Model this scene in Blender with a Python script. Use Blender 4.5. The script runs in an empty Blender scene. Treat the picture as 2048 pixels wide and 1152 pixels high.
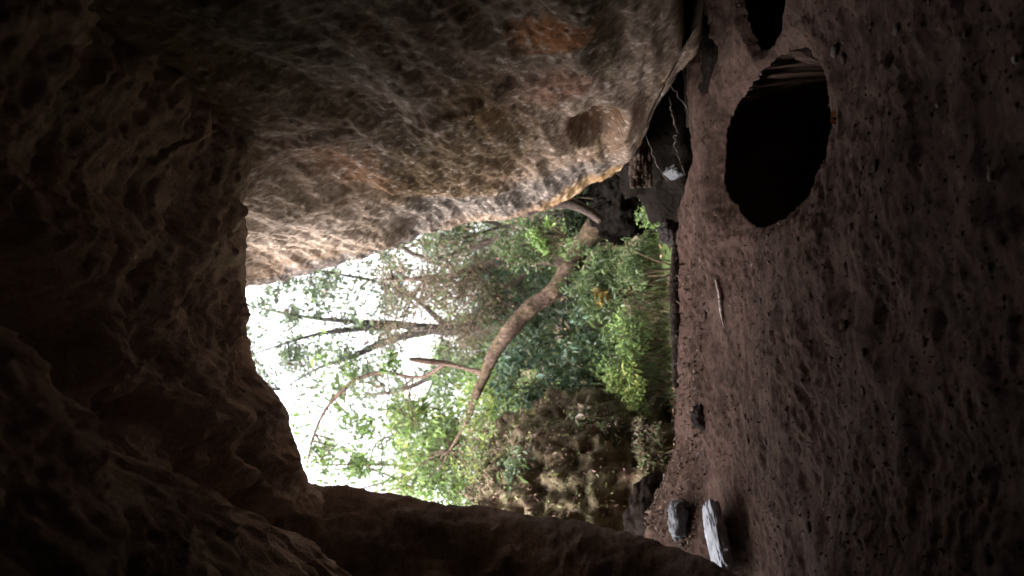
import bpy, math, random
import numpy as np
from mathutils import Vector, Matrix

random.seed(7)
rng = np.random.default_rng(11)
R = math.radians
scene = bpy.context.scene
col = scene.collection

# ------------------------------------------------------------------ camera
# a phone held upright but saved sideways: the picture's right is the world's down
CAM_H = 1.5
TAN = 0.6
cd = bpy.data.cameras.new('camera')
cd.sensor_fit = 'HORIZONTAL'; cd.sensor_width = 36.0; cd.lens = 18.0 / TAN
cd.clip_start = 0.05; cd.clip_end = 3000
cam = bpy.data.objects.new('camera', cd); col.objects.link(cam)
cam.matrix_world = Matrix(((0, 1, 0, 0), (0, 0, -1, 0), (-1, 0, 0, CAM_H), (0, 0, 0, 1)))
scene.camera = cam
cd.dof.use_dof = True; cd.dof.focus_distance = 4.8
cd.dof.aperture_fstop = 1.9          # 30 mm lens: a 1.6 cm opening, the far leaves go a little soft

# ------------------------------------------------------------------ sky, sun, exposure
SUN_AZ, SUN_EL = R(-116), R(52)      # azimuth measured from +Y towards +X
w = bpy.data.worlds.new('World'); scene.world = w; w.use_nodes = True
nt = w.node_tree; bg = nt.nodes['Background']
sky = nt.nodes.new('ShaderNodeTexSky'); sky.sky_type = 'NISHITA'; sky.sun_disc = False
sky.sun_elevation = SUN_EL; sky.sun_rotation = SUN_AZ
sky.air_density = 1.0; sky.dust_density = 4.0; sky.ozone_density = 1.0
hs = nt.nodes.new('ShaderNodeHueSaturation'); hs.inputs['Saturation'].default_value = 0.16
nt.links.new(sky.outputs[0], hs.inputs['Color'])
nt.links.new(hs.outputs[0], bg.inputs['Color'])
bg.inputs['Strength'].default_value = 0.15
sl = bpy.data.lights.new('sun', 'SUN'); sl.energy = 1.5; sl.angle = R(22); sl.color = (1.0, 0.96, 0.9)
so = bpy.data.objects.new('sun', sl); col.objects.link(so)
sd = Vector((math.sin(SUN_AZ) * math.cos(SUN_EL), math.cos(SUN_AZ) * math.cos(SUN_EL), math.sin(SUN_EL)))
so.rotation_euler = sd.to_track_quat('Z', 'Y').to_euler()
vs = scene.view_settings
vs.view_transform = 'Standard'; vs.look = 'None'; vs.gamma = 1.0; vs.use_curve_mapping = False
vs.exposure = 2.95
scene.render.engine = 'CYCLES'
scene.cycles.use_denoising = True
scene.cycles.max_bounces = 8; scene.cycles.diffuse_bounces = 5; scene.cycles.transmission_bounces = 4

# ------------------------------------------------------------------ helpers: noise
_perm = rng.permutation(256).astype(np.int64)
_perm = np.concatenate([_perm, _perm, _perm])
_g = rng.normal(size=(256, 3)); _g /= np.linalg.norm(_g, axis=1)[:, None]

def perlin(p):
    p = np.asarray(p, float); sh = p.shape[:-1]; p = p.reshape(-1, 3)
    i = np.floor(p).astype(np.int64); f = p - i; i &= 255
    u = f * f * f * (f * (f * 6 - 15) + 10)
    res = 0
    for dx in (0, 1):
        wx = u[:, 0] if dx else 1 - u[:, 0]
        for dy in (0, 1):
            wy = u[:, 1] if dy else 1 - u[:, 1]
            for dz in (0, 1):
                wz = u[:, 2] if dz else 1 - u[:, 2]
                h = _perm[_perm[_perm[(i[:, 0] + dx) & 255] + ((i[:, 1] + dy) & 255)] + ((i[:, 2] + dz) & 255)]
                g = _g[h]
                d = g[:, 0] * (f[:, 0] - dx) + g[:, 1] * (f[:, 1] - dy) + g[:, 2] * (f[:, 2] - dz)
                res = res + wx * wy * wz * d
    return (res * 1.6).reshape(sh)

def fbm(p, octv=5, gain=0.5, lac=2.03):
    p = np.asarray(p, float); a = 1.0; s = 0; 
    for o in range(octv):
        s = s + a * perlin(p + 17.3 * o); p = p * lac; a *= gain
    return s

def ridged(p, octv=5, gain=0.5):
    p = np.asarray(p, float); a = 1.0; s = 0
    for o in range(octv):
        s = s + a * (1 - 2 * np.abs(perlin(p + 9.1 * o))); p = p * 2.07; a *= gain
    return s

def sstep(a, b, x):
    t = np.clip((x - a) / (b - a), 0, 1); return t * t * (3 - 2 * t)

def terr(x, k):
    v = x * k; f = np.floor(v); return (f + sstep(0.72, 1.0, v - f)) / k

def at(px, py, Y):
    """point of the place seen at photograph pixel (px, py), Y metres ahead"""
    k = TAN / 1024 * Y
    return np.array([(576 - py) * k, Y, CAM_H + (1024 - px) * k])

# ------------------------------------------------------------------ helpers: meshes
def mesh_from(name, V, F, C=None, smooth=True):
    V = np.asarray(V, np.float32).reshape(-1, 3); F = np.asarray(F, np.int32)
    me = bpy.data.meshes.new(name)
    me.vertices.add(len(V)); me.vertices.foreach_set('co', V.ravel())
    k = F.shape[1]
    me.loops.add(F.size); me.loops.foreach_set('vertex_index', F.ravel())
    me.polygons.add(len(F))
    me.polygons.foreach_set('loop_start', np.arange(0, F.size, k, dtype=np.int32))
    me.polygons.foreach_set('loop_total', np.full(len(F), k, np.int32))
    me.polygons.foreach_set('use_smooth', np.full(len(F), smooth, bool))
    me.update(calc_edges=True)
    if C is not None:
        C = np.asarray(C, np.float32).reshape(-1, 3)
        a = me.color_attributes.new('Col', 'FLOAT_COLOR', 'POINT')
        a.data.foreach_set('color', np.hstack([np.clip(C, 0.002, 1), np.ones((len(C), 1), np.float32)]).astype(np.float32).ravel())
    return me

def grid_faces(nu, nv, flip=False, wrap=False):
    i = np.arange(nu - 1)[:, None]; j = np.arange(nv if wrap else nv - 1)[None, :]; j2 = (j + 1) % nv
    a = i * nv + j; b = (i + 1) * nv + j; c = (i + 1) * nv + j2; d = i * nv + j2
    F = np.stack([a + 0 * d, b + 0 * d, c, d + 0 * a], -1).reshape(-1, 4)
    return F[:, ::-1] if flip else F

def link(name, me, mat, parent=None, label=None, cat=None, group=None, kind=None, loc=None):
    o = bpy.data.objects.new(name, me); col.objects.link(o)
    if me is not None and mat is not None and not me.materials: me.materials.append(mat)
    if parent is not None: o.parent = parent
    if loc is not None: o.location = loc
    for k, v in (('label', label), ('category', cat), ('group', group), ('kind', kind)):
        if v: o[k] = v
    return o

def empty(name, loc, label, cat, group=None):
    return link(name, None, None, label=label, cat=cat, group=group, loc=loc)

class MB:
    """collects quads; build() links them as one mesh object"""
    def __init__(s): s.v = []; s.f = []; s.c = []; s.n = 0
    def add(s, V, F, C):
        V = np.asarray(V, float).reshape(-1, 3)
        s.v.append(V); s.f.append(np.asarray(F) + s.n); s.c.append(np.broadcast_to(np.asarray(C, float), V.shape)); s.n += len(V)
    def mesh(s, name, smooth=True):
        return mesh_from(name, np.vstack(s.v), np.vstack(s.f), np.vstack(s.c), smooth)
    def build(s, name, mat, parent=None, off=None, smooth=True, **kw):
        if off is not None: s.v = [v - np.asarray(off) for v in s.v]
        return link(name, s.mesh(name, smooth), mat, parent, **kw)

def spline(pts, n):
    """catmull-rom through rows of pts"""
    P = np.asarray(pts, float); P = np.vstack([2 * P[0] - P[1], P, 2 * P[-1] - P[-2]])
    m = len(P) - 3; out = []
    for t in np.linspace(0, m - 1e-6, n):
        i = int(t); u = t - i; a, b, c, d = P[i:i + 4]
        out.append(0.5 * ((2 * b) + (c - a) * u + (2 * a - 5 * b + 4 * c - d) * u * u + (3 * b - a - 3 * c + d) * u ** 3))
    return np.array(out)

def tube(mb, pts, radii, sides=8, n=24, rough=0.0, colr=(0.1, 0.08, 0.06), cvar=0.0, seed=0, freq=3.0, moss=None):
    pts = np.asarray(pts, float); rad = np.asarray(radii, float)
    S = spline(np.hstack([pts, rad[:, None]]), n); P = S[:, :3]; r = np.maximum(S[:, 3], 0.001)
    T = np.gradient(P, axis=0); T /= np.linalg.norm(T, axis=1)[:, None]
    ref = np.array([0.31, 0.22, 0.93]) if abs(T[:, 2]).mean() < 0.8 else np.array([1.0, 0.1, 0.05])
    A = np.cross(T, ref); A /= np.linalg.norm(A, axis=1)[:, None]; B = np.cross(T, A)
    th = np.linspace(0, 2 * math.pi, sides, endpoint=False)
    D = np.cos(th)[None, :, None] * A[:, None] + np.sin(th)[None, :, None] * B[:, None]
    V = P[:, None] + D * r[:, None, None]
    if rough:
        q = V * freq + seed * 3.7
        k = 1 + rough * (fbm(q, 4, 0.6) + 0.8 * np.sin(3 * th + seed)[None, :] * 0.4)
        V = P[:, None] + D * (r[:, None] * k)[..., None]
    C = np.ones(V.shape) * np.asarray(colr)
    if cvar:
        C = C * np.clip(1 + cvar * fbm(V * 7 + seed, 4, 0.7), 0.2, 2.2)[..., None]
    if moss is not None:
        mc, amt = moss
        m = sstep(0.35, 0.7, 0.5 + 0.5 * D[..., 2] * 0.6 + 0.5 * fbm(V * 4 + 5, 3)) * amt
        C = C * (1 - m[..., None]) + np.asarray(mc) * m[..., None]
    # caps: shrink the ends to a point
    V = np.concatenate([P[:1, None] + 0 * V[:1], V, P[-1:, None] + 0 * V[:1]]); C = np.concatenate([C[:1], C, C[-1:]])
    mb.add(V, grid_faces(len(V), sides, wrap=True), C.reshape(-1, 3))
    return P

def leaf_quads(mb, cen, size, cols, droop=0.3, aspect=0.42, up=0.5, cj=0.25, szj=0.35, lr=rng):
    n = len(cen)
    d = lr.normal(size=(n, 3)); d[:, 2] -= droop; d /= np.linalg.norm(d, axis=1)[:, None]
    nn = lr.normal(size=(n, 3)); nn[:, 2] = np.abs(nn[:, 2]) + up
    s = np.cross(d, nn); s /= (np.linalg.norm(s, axis=1)[:, None] + 1e-9)
    nn = np.cross(s, d)
    L = size * np.exp(lr.normal(size=(n, 1)) * szj); W = L * aspect
    V = np.stack([cen - d * L * .5, cen + s * W * .5 - d * L * .05 + nn * W * .18, cen + d * L * .5 - nn * L * .08, cen - s * W * .5 - d * L * .05 + nn * W * .18], 1)
    ci = np.asarray(cols)[lr.integers(0, len(cols), n)] * np.exp(lr.normal(size=(n, 1)) * cj)
    C = np.repeat(ci[:, None], 4, 1)
    F = np.arange(n * 4).reshape(n, 4)
    mb.add(V, F, C.reshape(-1, 3))

def blob(n, lr):
    p = lr.normal(size=(n, 3)); p /= np.linalg.norm(p, axis=1)[:, None]
    return p * lr.random((n, 1)) ** 0.45

# ------------------------------------------------------------------ helpers: materials
def mat_rock(name, fine=60, mid=14, bump=0.6, dist=0.02, lo=0.55, hi=1.35, rough=0.95, spec=0.04, stretch=None):
    m = bpy.data.materials.new(name); m.use_nodes = True; t = m.node_tree; N = t.nodes; L = t.links
    b = N['Principled BSDF']; b.inputs['Roughness'].default_value = rough
    b.inputs['Specular IOR Level'].default_value = spec
    tc = N.new('ShaderNodeTexCoord'); mp = N.new('ShaderNodeMapping'); L.new(tc.outputs['Object'], mp.inputs['Vector'])
    if stretch: mp.inputs['Scale'].default_value = stretch
    at_ = N.new('ShaderNodeAttribute'); at_.attribute_name = 'Col'
    n1 = N.new('ShaderNodeTexNoise'); n1.inputs['Scale'].default_value = fine; n1.inputs['Detail'].default_value = 5; n1.inputs['Roughness'].default_value = 0.65
    n2 = N.new('ShaderNodeTexNoise'); n2.inputs['Scale'].default_value = mid; n2.inputs['Detail'].default_value = 6; n2.inputs['Roughness'].default_value = 0.7
    for n in (n1, n2): L.new(mp.outputs[0], n.inputs['Vector'])
    ad = N.new('ShaderNodeMath'); ad.operation = 'ADD'; L.new(n1.outputs['Fac'], ad.inputs[0]); L.new(n2.outputs['Fac'], ad.inputs[1])
    mr = N.new('ShaderNodeMapRange'); mr.inputs[1].default_value = 0.72; mr.inputs[2].default_value = 1.28; mr.inputs[3].default_value = lo; mr.inputs[4].default_value = hi
    L.new(ad.outputs[0], mr.inputs[0])
    mx = N.new('ShaderNodeVectorMath'); mx.operation = 'SCALE'; L.new(at_.outputs['Color'], mx.inputs[0]); L.new(mr.outputs[0], mx.inputs['Scale'])
    L.new(mx.outputs[0], b.inputs['Base Color'])
    bp = N.new('ShaderNodeBump'); bp.inputs['Strength'].default_value = bump; bp.inputs['Distance'].default_value = dist
    L.new(ad.outputs[0], bp.inputs['Height']); L.new(bp.outputs[0], b.inputs['Normal'])
    return m

def mat_leaf(name, trans=0.5, rough=0.45):
    m = bpy.data.materials.new(name); m.use_nodes = True; t = m.node_tree; N = t.nodes; L = t.links
    b = N['Principled BSDF']; b.inputs['Roughness'].default_value = rough; b.inputs['Specular IOR Level'].default_value = 0.4
    a = N.new('ShaderNodeAttribute'); a.attribute_name = 'Col'
    L.new(a.outputs['Color'], b.inputs['Base Color'])
    tr = N.new('ShaderNodeBsdfTranslucent'); L.new(a.outputs['Color'], tr.inputs['Color'])
    mx = N.new('ShaderNodeMixShader'); mx.inputs[0].default_value = trans
    L.new(b.outputs[0], mx.inputs[1]); L.new(tr.outputs[0], mx.inputs[2])
    L.new(mx.outputs[0], N['Material Output'].inputs['Surface'])
    return m

M_WALL = mat_rock('rock_wall', fine=85, mid=34, bump=0.45, dist=0.015, lo=0.6, hi=1.4, stretch=(1, 0.55, 1))
M_ROOF = mat_rock('rock_roof', fine=70, mid=18, bump=0.6, dist=0.02)
M_FLOOR = mat_rock('earth_floor', fine=120, mid=48, bump=0.6, dist=0.01, lo=0.6, hi=1.4)
M_GROUND = mat_rock('soil', fine=24, mid=5, bump=0.7, dist=0.03)
M_STONE = mat_rock('stone', fine=40, mid=9, bump=0.5, dist=0.02)
M_DARK = mat_rock('dark_rock_and_shade', fine=30, mid=8, bump=0.8, dist=0.03, rough=1.0, spec=0.0)  # very dark matte rock, also used where deep shade is painted
M_PALE = mat_rock('pale_stone', fine=22, mid=5, bump=0.35, dist=0.02, lo=0.75, hi=1.2, rough=0.55, spec=0.5)
M_BARK = mat_rock('bark', fine=36, mid=9, bump=0.9, dist=0.03, lo=0.4, hi=1.6, stretch=(1, 1, 0.35))
M_LEAF = mat_leaf('leaf')
M_DRY = mat_leaf('dry_leaf', trans=0.15, rough=0.7)

# ================================================================== the large structure
# ---- right wall: a leaning slab, X = W(Y, Z)
def wall_x(Y, Z):
    return 1.45 - 0.3 * (Z - 0.5) - 0.012 * np.maximum(Y - 3, 0) ** 2

def wall_hit(px, py):
    a = (576 - py) * TAN / 1024; b = (1024 - px) * TAN / 1024
    lo, hi = 0.5, 14.0
    for _ in range(50):
        m = (lo + hi) / 2
        if a * m < wall_x(m, CAM_H + b * m): lo = m
        else: hi = m
    return lo, CAM_H + b * lo          # (Y, Z)

edge = np.array([wall_hit(*q) for q in ((1262, 300), (1240, 340), (1180, 372), (1100, 412), (1000, 442), (930, 455), (850, 472), (780, 496), (700, 522), (640, 540), (600, 552), (560, 564), (500, 574))])
ez = np.concatenate([[-1.0], edge[:, 1], [8.0]]); ey = np.concatenate([[edge[0, 0]], edge[:, 0], [edge[-1, 0]]])
o_ = np.argsort(ez, kind='stable'); ez = ez[o_]; ey = ey[o_]
bot = np.array([wall_hit(*q) for q in ((1342, 5), (1345, 110), (1342, 200), (1300, 246), (1270, 285))])
by = np.concatenate([[-5], bot[:, 0], [9]]); bz = np.concatenate([[0.85], bot[:, 1], [bot[-1, 1]]])

def build_wall():
    zz = np.concatenate([np.linspace(0, 1, 330) ** 1.0 * 4.6, np.linspace(4.65, 7.5, 20)])     # height above the bottom edge
    tt = np.concatenate([np.linspace(-5, 2.4, 30), np.linspace(2.42, 8.45, 430)])
    tn = (tt + 5) / (tt[-1] + 5)
    Zb = np.interp(tt, by, bz)
    Z = Zb[:, None] + zz[None, :] * (1 - Zb[:, None] / 12)
    Ye = np.interp(Z, ez, ey)
    Y = -5 + tn[:, None] * (Ye + 5)
    X = wall_x(Y, Z)
    P = np.stack([X, Y, Z], -1)
    # strata run along the slab, dipping away from the cave
    q = np.stack([X * 1.0, Y * 0.35 + 0.1 * Z, (Z + 0.16 * Y)], -1)
    big = fbm(q * np.array([1, 1, 1.3]), 4)
    lay = terr(fbm(q * np.array([1.2, 0.8, 3.4]) + 3, 5, 0.55), 4)
    fine = fbm(P * np.array([9, 5, 9]), 4, 0.55); pit = fbm(P * np.array([24, 17, 24]) + 7, 3, 0.65)
    fade = sstep(0, 0.5, Ye - Y)
    d = big * 0.13 * (0.35 + 0.65 * fade) + lay * 0.030 + fine * 0.013 + pit * 0.007
    # a ledge that runs down the slab, and the hollow near its foot
    hy, hz = wall_hit(1195, 248)
    r = np.hypot((Y - hy) / 0.62, (Z - hz + 0.1 * (Y - hy)) / 0.24)
    d += 0.17 * (1 - sstep(0.55, 1.05, r))
    for (pa, pb, wd, amp) in (((500, 335), (1010, 180), 0.11, -0.05), ((620, 400), (1120, 300), 0.09, -0.03), ((700, 270), (1060, 215), 0.10, 0.035)):
        A = np.array(wall_hit(*pa)); B = np.array(wall_hit(*pb)); t_ = (B - A) / np.linalg.norm(B - A)
        al = (Y - A[0]) * t_[0] + (Z - A[1]) * t_[1]; L_ = np.linalg.norm(B - A)
        e = ((Y - A[0]) * t_[1] - (Z - A[1]) * t_[0]) * (1 if t_[1] > 0 else -1) / wd + 0.7 * fbm(P * 2.1 + 4, 3)
        win = sstep(-0.6, 0.1, al) * (1 - sstep(L_ - 0.1, L_ + 0.6, al))
        d += amp * np.where(e > 0, np.exp(-e * e * 0.3), np.exp(-e * e * 1.5)) * win
    P[..., 0] += d
    # rock colour: grey buff with tan, olive and rust stains, dark streaks
    C = np.ones(P.shape) * np.array([0.180, 0.134, 0.107])
    def mixin(colr, m): 
        nonlocal C
        C = C * (1 - m[..., None]) + np.asarray(colr) * m[..., None]
    n1 = fbm(q * 2.1 + 11, 4); n2 = fbm(q * np.array([1.5, 1.2, 3.2]) + 21, 4); n3 = fbm(P * 5 + 31, 4, 0.6)
    mixin([0.115, 0.072, 0.05], sstep(0.0, 0.7, n1) * 0.7)
    mixin([0.085, 0.064, 0.038], sstep(0.15, 0.6, n2) * 0.6)
    def ell(px, py, ry, rz, tilt=0.0):
        y0, z0 = wall_hit(px, py)
        return np.hypot((Y - y0) / ry, (Z - z0 + tilt * (Y - y0)) / rz) + 0.28 * n3 + 0.2 * n1
    mixin([0.088, 0.060, 0.033], (1 - sstep(0.5, 1.15, ell(900, 335, 1.5, 0.75))) * 0.85)      # olive brown middle
    mixin([0.25, 0.105, 0.042], (1 - sstep(0.6, 1.1, ell(1100, 50, 0.32, 0.22, 0.0))) * 0.85)  # rust streak
    mixin([0.22, 0.115, 0.08], (1 - sstep(0.5, 1.1, ell(1110, 170, 0.5, 0.26))) * 0.7)
    mixin([0.17, 0.09, 0.055], (1 - sstep(0.4, 1.1, ell(700, 340, 1.0, 0.22, 0.12))) * 0.7)
    mixin([0.13, 0.08, 0.035], (1 - sstep(0.4, 1.1, ell(960, 210, 0.9, 0.18, 0.12))) * 0.7)
    mixin([0.085, 0.047, 0.026], (1 - sstep(0.6, 1.0, ell(1195, 250, 0.62, 0.26, 0.1))) * 0.9)
    mixin([0.25, 0.205, 0.180], (1 - sstep(0.5, 1.1, ell(590, 470, 1.4, 0.7))) * 0.75)          # paler high up, the open sky's light put into the colour
    # dark streaks, strengthened to paint in the dimness of the near upper part
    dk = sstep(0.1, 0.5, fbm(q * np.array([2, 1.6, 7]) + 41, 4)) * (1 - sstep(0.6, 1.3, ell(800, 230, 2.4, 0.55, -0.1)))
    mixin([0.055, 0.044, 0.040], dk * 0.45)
    mixin([0.075, 0.052, 0.043], (1 - sstep(0.5, 1.3, ell(780, 30, 2.2, 0.75))) * 0.1)  # wide patch painting the weaker light of the near top
    ed = Ye - Y + 0.25 * n1
    mixin([0.085, 0.08, 0.082], (1 - sstep(0.35, 0.75, np.abs(ed - 0.75))) * sstep(0.2, 0.9, Z) * (1 - sstep(2.2, 3, Z)) * 0.75)
    mixin([0.26, 0.155, 0.065], (1 - sstep(0.35, 0.65, ed)) * (1 - sstep(1.0, 1.5, Z)) * 0.6)   # ochre rim
    mixin([0.10, 0.092, 0.095], (1 - sstep(0.22, 0.34, Ye - Y + 0.12 * n3)) * sstep(2.0, 2.5, Z) * 0.8)                 # grey band painting the shade where the far edge turns away
    sp = fbm(P * np.array([22, 11, 22]) + 51, 3, 0.7)
    mixin([0.40, 0.35, 0.33], sstep(0.36, 0.7, sp) * 0.55)
    mixin([0.04, 0.03, 0.026], sstep(0.42, 0.8, -sp) * 0.6)
    C = C * 0.92 * np.array([1.04, 0.98, 0.91])
    # wrap the far edge and the foot into the slab so that it has its thickness
    def ext(Pm, Cm, axis, steps):
        e = Pm[-1:] if axis == 0 else Pm[:, -1:]
        c = Cm[-1:] if axis == 0 else Cm[:, -1:]
        return np.concatenate([Pm] + [e + np.array(s) for s in steps], axis), np.concatenate([Cm] + [c] * len(steps), axis)
    P, C = ext(P, C, 0, [(0.05, 0.07, 0.0), (0.16, 0.12, 0), (0.4, 0.16, 0), (1.2, 0.3, 0), (4.5, 0.5, 0)])
    P = P[:, ::-1]; C = C[:, ::-1]
    P, C = ext(P, C, 1, [(0.03, 0, -0.03), (0.12, 0, -0.05), (0.6, 0, -0.03), (1.5, 0, -0.15), (1.8, 0, -1.9)])
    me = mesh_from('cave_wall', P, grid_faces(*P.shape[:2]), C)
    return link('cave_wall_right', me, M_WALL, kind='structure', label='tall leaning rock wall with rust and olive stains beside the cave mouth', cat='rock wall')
build_wall()

# ---- roof: Z = roof(X, Y), ends in a broken lip above the mouth
lip_px = [(760, 1120), (690, 1040), (640, 990), (616, 962), (598, 912), (580, 868), (566, 815), (545, 782), (520, 762), (505, 742), (497, 700), (492, 650), (494, 600), (489, 560), (490, 510), (484, 480), (482, 430), (476, 408), (487, 372), (500, 330), (505, 280), (480, 100), (480, -200)]
lip = np.array([at(px, py, float(np.interp(py, [330, 420, 560, 740], [4.55, 4.7, 5.1, 5.4])) + 0.06 * math.sin(i * 1.7)) for i, (px, py) in enumerate(lip_px)])
def build_roof():
    xs = np.concatenate([np.linspace(-7, -1.9, 12), np.linspace(-1.85, 1.6, 300), np.linspace(1.7, 6, 8)])
    Yl = np.interp(xs, lip[:, 0], lip[:, 1]); Zl = np.interp(xs, lip[:, 0], lip[:, 2])
    t = np.concatenate([np.linspace(0, 0.62, 30), np.linspace(0.625, 1, 240)])
    Y = -4 + t[:, None] * (Yl[None] + 4); X = np.broadcast_to(xs[None], Y.shape).copy()
    back = Yl[None] - Y
    q = np.stack([X, Y, 0 * X], -1)
    Z = Zl[None] + 0.02 * sstep(0.0, 1.2, back) + 0.05 * sstep(1, 3, back) - 0.05 * back * (back > 0) - 0.13 * np.minimum(back, 0.9) * (1 - sstep(-0.6, 0.1, X))
    # a hanging rock mass on the left and the deep diagonal cleft beside it
    ln = (X + 0.10) * 0.825 + (Y - 2.5) * 0.565 + 0.14 * fbm(q * 2.2 + 5, 3)     # distance to the cleft line, negative towards the camera
    Z -= 0.18 * (1 - sstep(-0.3, 0.05, ln)) * (1 - sstep(-0.2, 0.35, X)) 
    Z += 0.38 * np.exp(-((ln - 0.22) / 0.16) ** 2) * (1 - sstep(-0.1, 0.5, X)) * sstep(0.1, 0.6, back)
    l2 = (X + 0.55) * 0.8 + (Y - 4.2) * 0.6 + 0.1 * fbm(q * 2.5 + 15, 3)
    Z += 0.16 * np.exp(-(l2 / 0.09) ** 2) * (1 - sstep(-0.25, 0.15, X)) * sstep(0.1, 0.5, back)
    fade = 0.25 + 0.75 * sstep(0, 0.5, back)
    n = fbm(q * 1.1 + 60, 5, 0.55); cel = ridged(q * np.array([2.2, 1.4, 1]) + 70, 4)
    Z += (n * 0.10 + cel * 0.015 + 0.11 * terr(fbm(q * np.array([1.6, 1.1, 1]) + 75, 5, 0.55), 4)) * fade + fbm(q * 8 + 80, 4, 0.6) * 0.02
    # old scallops: stepped edges running across the roof
    st = Y * 1.4 + 1.1 * fbm(q * 1.0 + 33, 4) - 0.5 * X
    Z += 0.05 * (st - np.floor(st)) ** 3 * fade * sstep(-0.1, 0.5, fbm(q * 0.9 + 47, 2))
    P = np.stack([X, Y, Z], -1)
    C = np.ones(P.shape) * np.array([0.52, 0.43, 0.39]) * (1 + 0.45 * fbm(q * 2 + 90, 5, 0.6))[..., None]
    m = sstep(0.1, 0.6, fbm(q * 1.7 + 99, 4))[..., None]; C = C * (1 - 0.5 * m) + np.array([0.46, 0.34, 0.29]) * 0.5 * m
    e = P[-1:].copy(); c = C[-1:]
    steps = [(0, -0.02, 0.05), (0, -0.06, 0.16), (0, -0.1, 0.5), (0, -0.1, 1.2), (0, -0.4, 3.4), (0, -2.5, 4.3), (0, -9, 4.6), (0, -12, 3)]
    P = np.concatenate([P] + [e + np.array(s) for s in steps]); C = np.concatenate([C] + [c] * len(steps))
    me = mesh_from('cave_roof', P, grid_faces(*P.shape[:2], flip=True), C)
    link('cave_roof', me, M_ROOF, kind='structure', label='dark broken rock roof hanging over the cave mouth', cat='rock roof')
build_roof()

# ---- left wall, X = f(Z), almost unlit because it turns its back to the mouth
lw = np.array([at(px, py, float(np.interp(px, [1000, 1220, 1330, 1470], [5.5, 5.0, 4.7, 4.25]))) for px, py in ((560, 940), (622, 963), (660, 964), (720, 969), (760, 976), (800, 984), (840, 996), (900, 1002), (980, 1012), (1080, 1031), (1150, 1040), (1220, 1058), (1330, 1082), (1400, 1108), (1470, 1142), (1600, 1210), (1780, 1300))])[::-1]
def build_left():
    zs = np.concatenate([np.linspace(-0.6, 0.1, 5), np.linspace(0.12, 2.9, 260), np.linspace(3.0, 6.5, 8)])
    t = np.concatenate([np.linspace(0, 0.6, 25), np.linspace(0.61, 1, 110)])
    xl = np.interp(zs, lw[:, 2], lw[:, 0]); xl = np.where(zs > lw[-1, 2], lw[-1, 0] - 0.15 * (zs - lw[-1, 2]), xl)
    ye = np.interp(zs, lw[:, 2], lw[:, 1])
    Y = -4 + t[:, None] * (ye[None] + 4)
    back = ye[None] - Y
    q0 = np.stack([0 * Y, Y, zs[None] + 0 * Y], -1)
    X = xl[None] - 0.62 * sstep(0, 1.6, back) - 0.05 * back
    X += (fbm(q0 * 1.2 + 130, 5, 0.55) * 0.10 + 0.14 * terr(fbm(q0 * 1.5 + 135, 5, 0.55), 4)) * (0.12 + 0.88 * sstep(0, 0.6, back)) + fbm(q0 * 7 + 3, 4, 0.6) * 0.015
    P = np.stack([X, Y, zs[None] + 0 * Y], -1)
    C = np.ones(P.shape) * np.array([0.19, 0.145, 0.125]) * (1 + 0.45 * fbm(q0 * 2.3 + 140, 5, 0.6))[..., None]
    e = P[-1:]; c = C[-1:]
    steps = [(-0.03, 0.04, 0), (-0.12, 0.1, 0), (-0.5, 0.25, 0), (-1.5, 0.3, 0), (-6, 0.3, 0)]
    P = np.concatenate([P] + [e + np.array(s) for s in steps]); C = np.concatenate([C] + [c] * len(steps))
    me = mesh_from('cave_wall', P, grid_faces(*P.shape[:2], flip=True), C)
    link('cave_wall_left', me, M_ROOF, kind='structure', label='unlit dark rock wall framing the mouth opposite the stained wall', cat='rock wall')
    # the end of the cave behind the viewer
    xs = np.linspace(-7, 6, 40); z2 = np.linspace(-1, 6, 30)
    X, Z = np.meshgrid(xs, z2, indexing='ij'); q = np.stack([X, 0 * X, Z], -1)
    P = np.stack([X, -3.2 + 0.3 * fbm(q, 4), Z], -1)
    me = mesh_from('cave_back', P, grid_faces(40, 30), np.ones(P.shape) * np.array([0.2, 0.14, 0.115]))
    link('cave_wall_back', me, M_ROOF, kind='structure', label='rock wall that closes the cave behind the viewer', cat='rock wall')
build_left()

# ---- floor: trodden earth with a hollow, rising to a crest at the mouth
PITS = ((0.86, 5.08, 0.47, 0.90, 1.5), (1.80, 5.05, 0.36, 0.40, 1.2))
def pit_r(X, Y, cx, cy, rx, ry, q):
    k = 2.5
    return (np.abs((X - cx) / rx) ** k + np.abs((Y - cy) / ry) ** k) ** (1 / k) + 0.05 * fbm(q * 2.3 + 210, 3)
def floor_z(X, Y, fine=True):
    X = np.asarray(X, float); Y = np.asarray(Y, float); q = np.stack([X, Y, 0 * X], -1)
    Yd = Y + 0.55 * sstep(0.55, 1.1, X)
    z = 0.11 * sstep(5.2, 7.0, Y) - 0.95 * sstep(7.05, 8.1, Yd)
    z = z + 0.07 * fbm(q * 0.8 + 200, 3)
    z = z + 0.22 * sstep(1.7, 2.3, X) * sstep(0.5, 3.5, Y) * (1 - sstep(4.6, 6.6, Y))         # bank against the slab
    z = z + 0.30 * sstep(-1.2, -2.1, X) * sstep(5.6, 7.2, Y) * (1 - sstep(7.0, 8.0, Y) * 0.5)
    z = z + 0.06 * np.exp(-((Y - 6.1 - 0.15 * X) / 0.3) ** 2) * sstep(-0.1, 0.5, X)              # ridge beyond the hollow
    for cx, cy, rx, ry, dp in PITS:
        r = pit_r(X, Y, cx, cy, rx, ry, q)
        z = z - dp * (1 - sstep(0.90, 1.0, r)) - 0.055 * (1 - sstep(0.97, 1.22, r))
    if fine:
        z = z + 0.024 * fbm(q * 3.5 + 220, 4, 0.55) + 0.012 * fbm(q * 13 + 230, 3, 0.65) * sstep(-0.5, 0.4, fbm(q * 1.5 + 3, 2)) 
    return z
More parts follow.
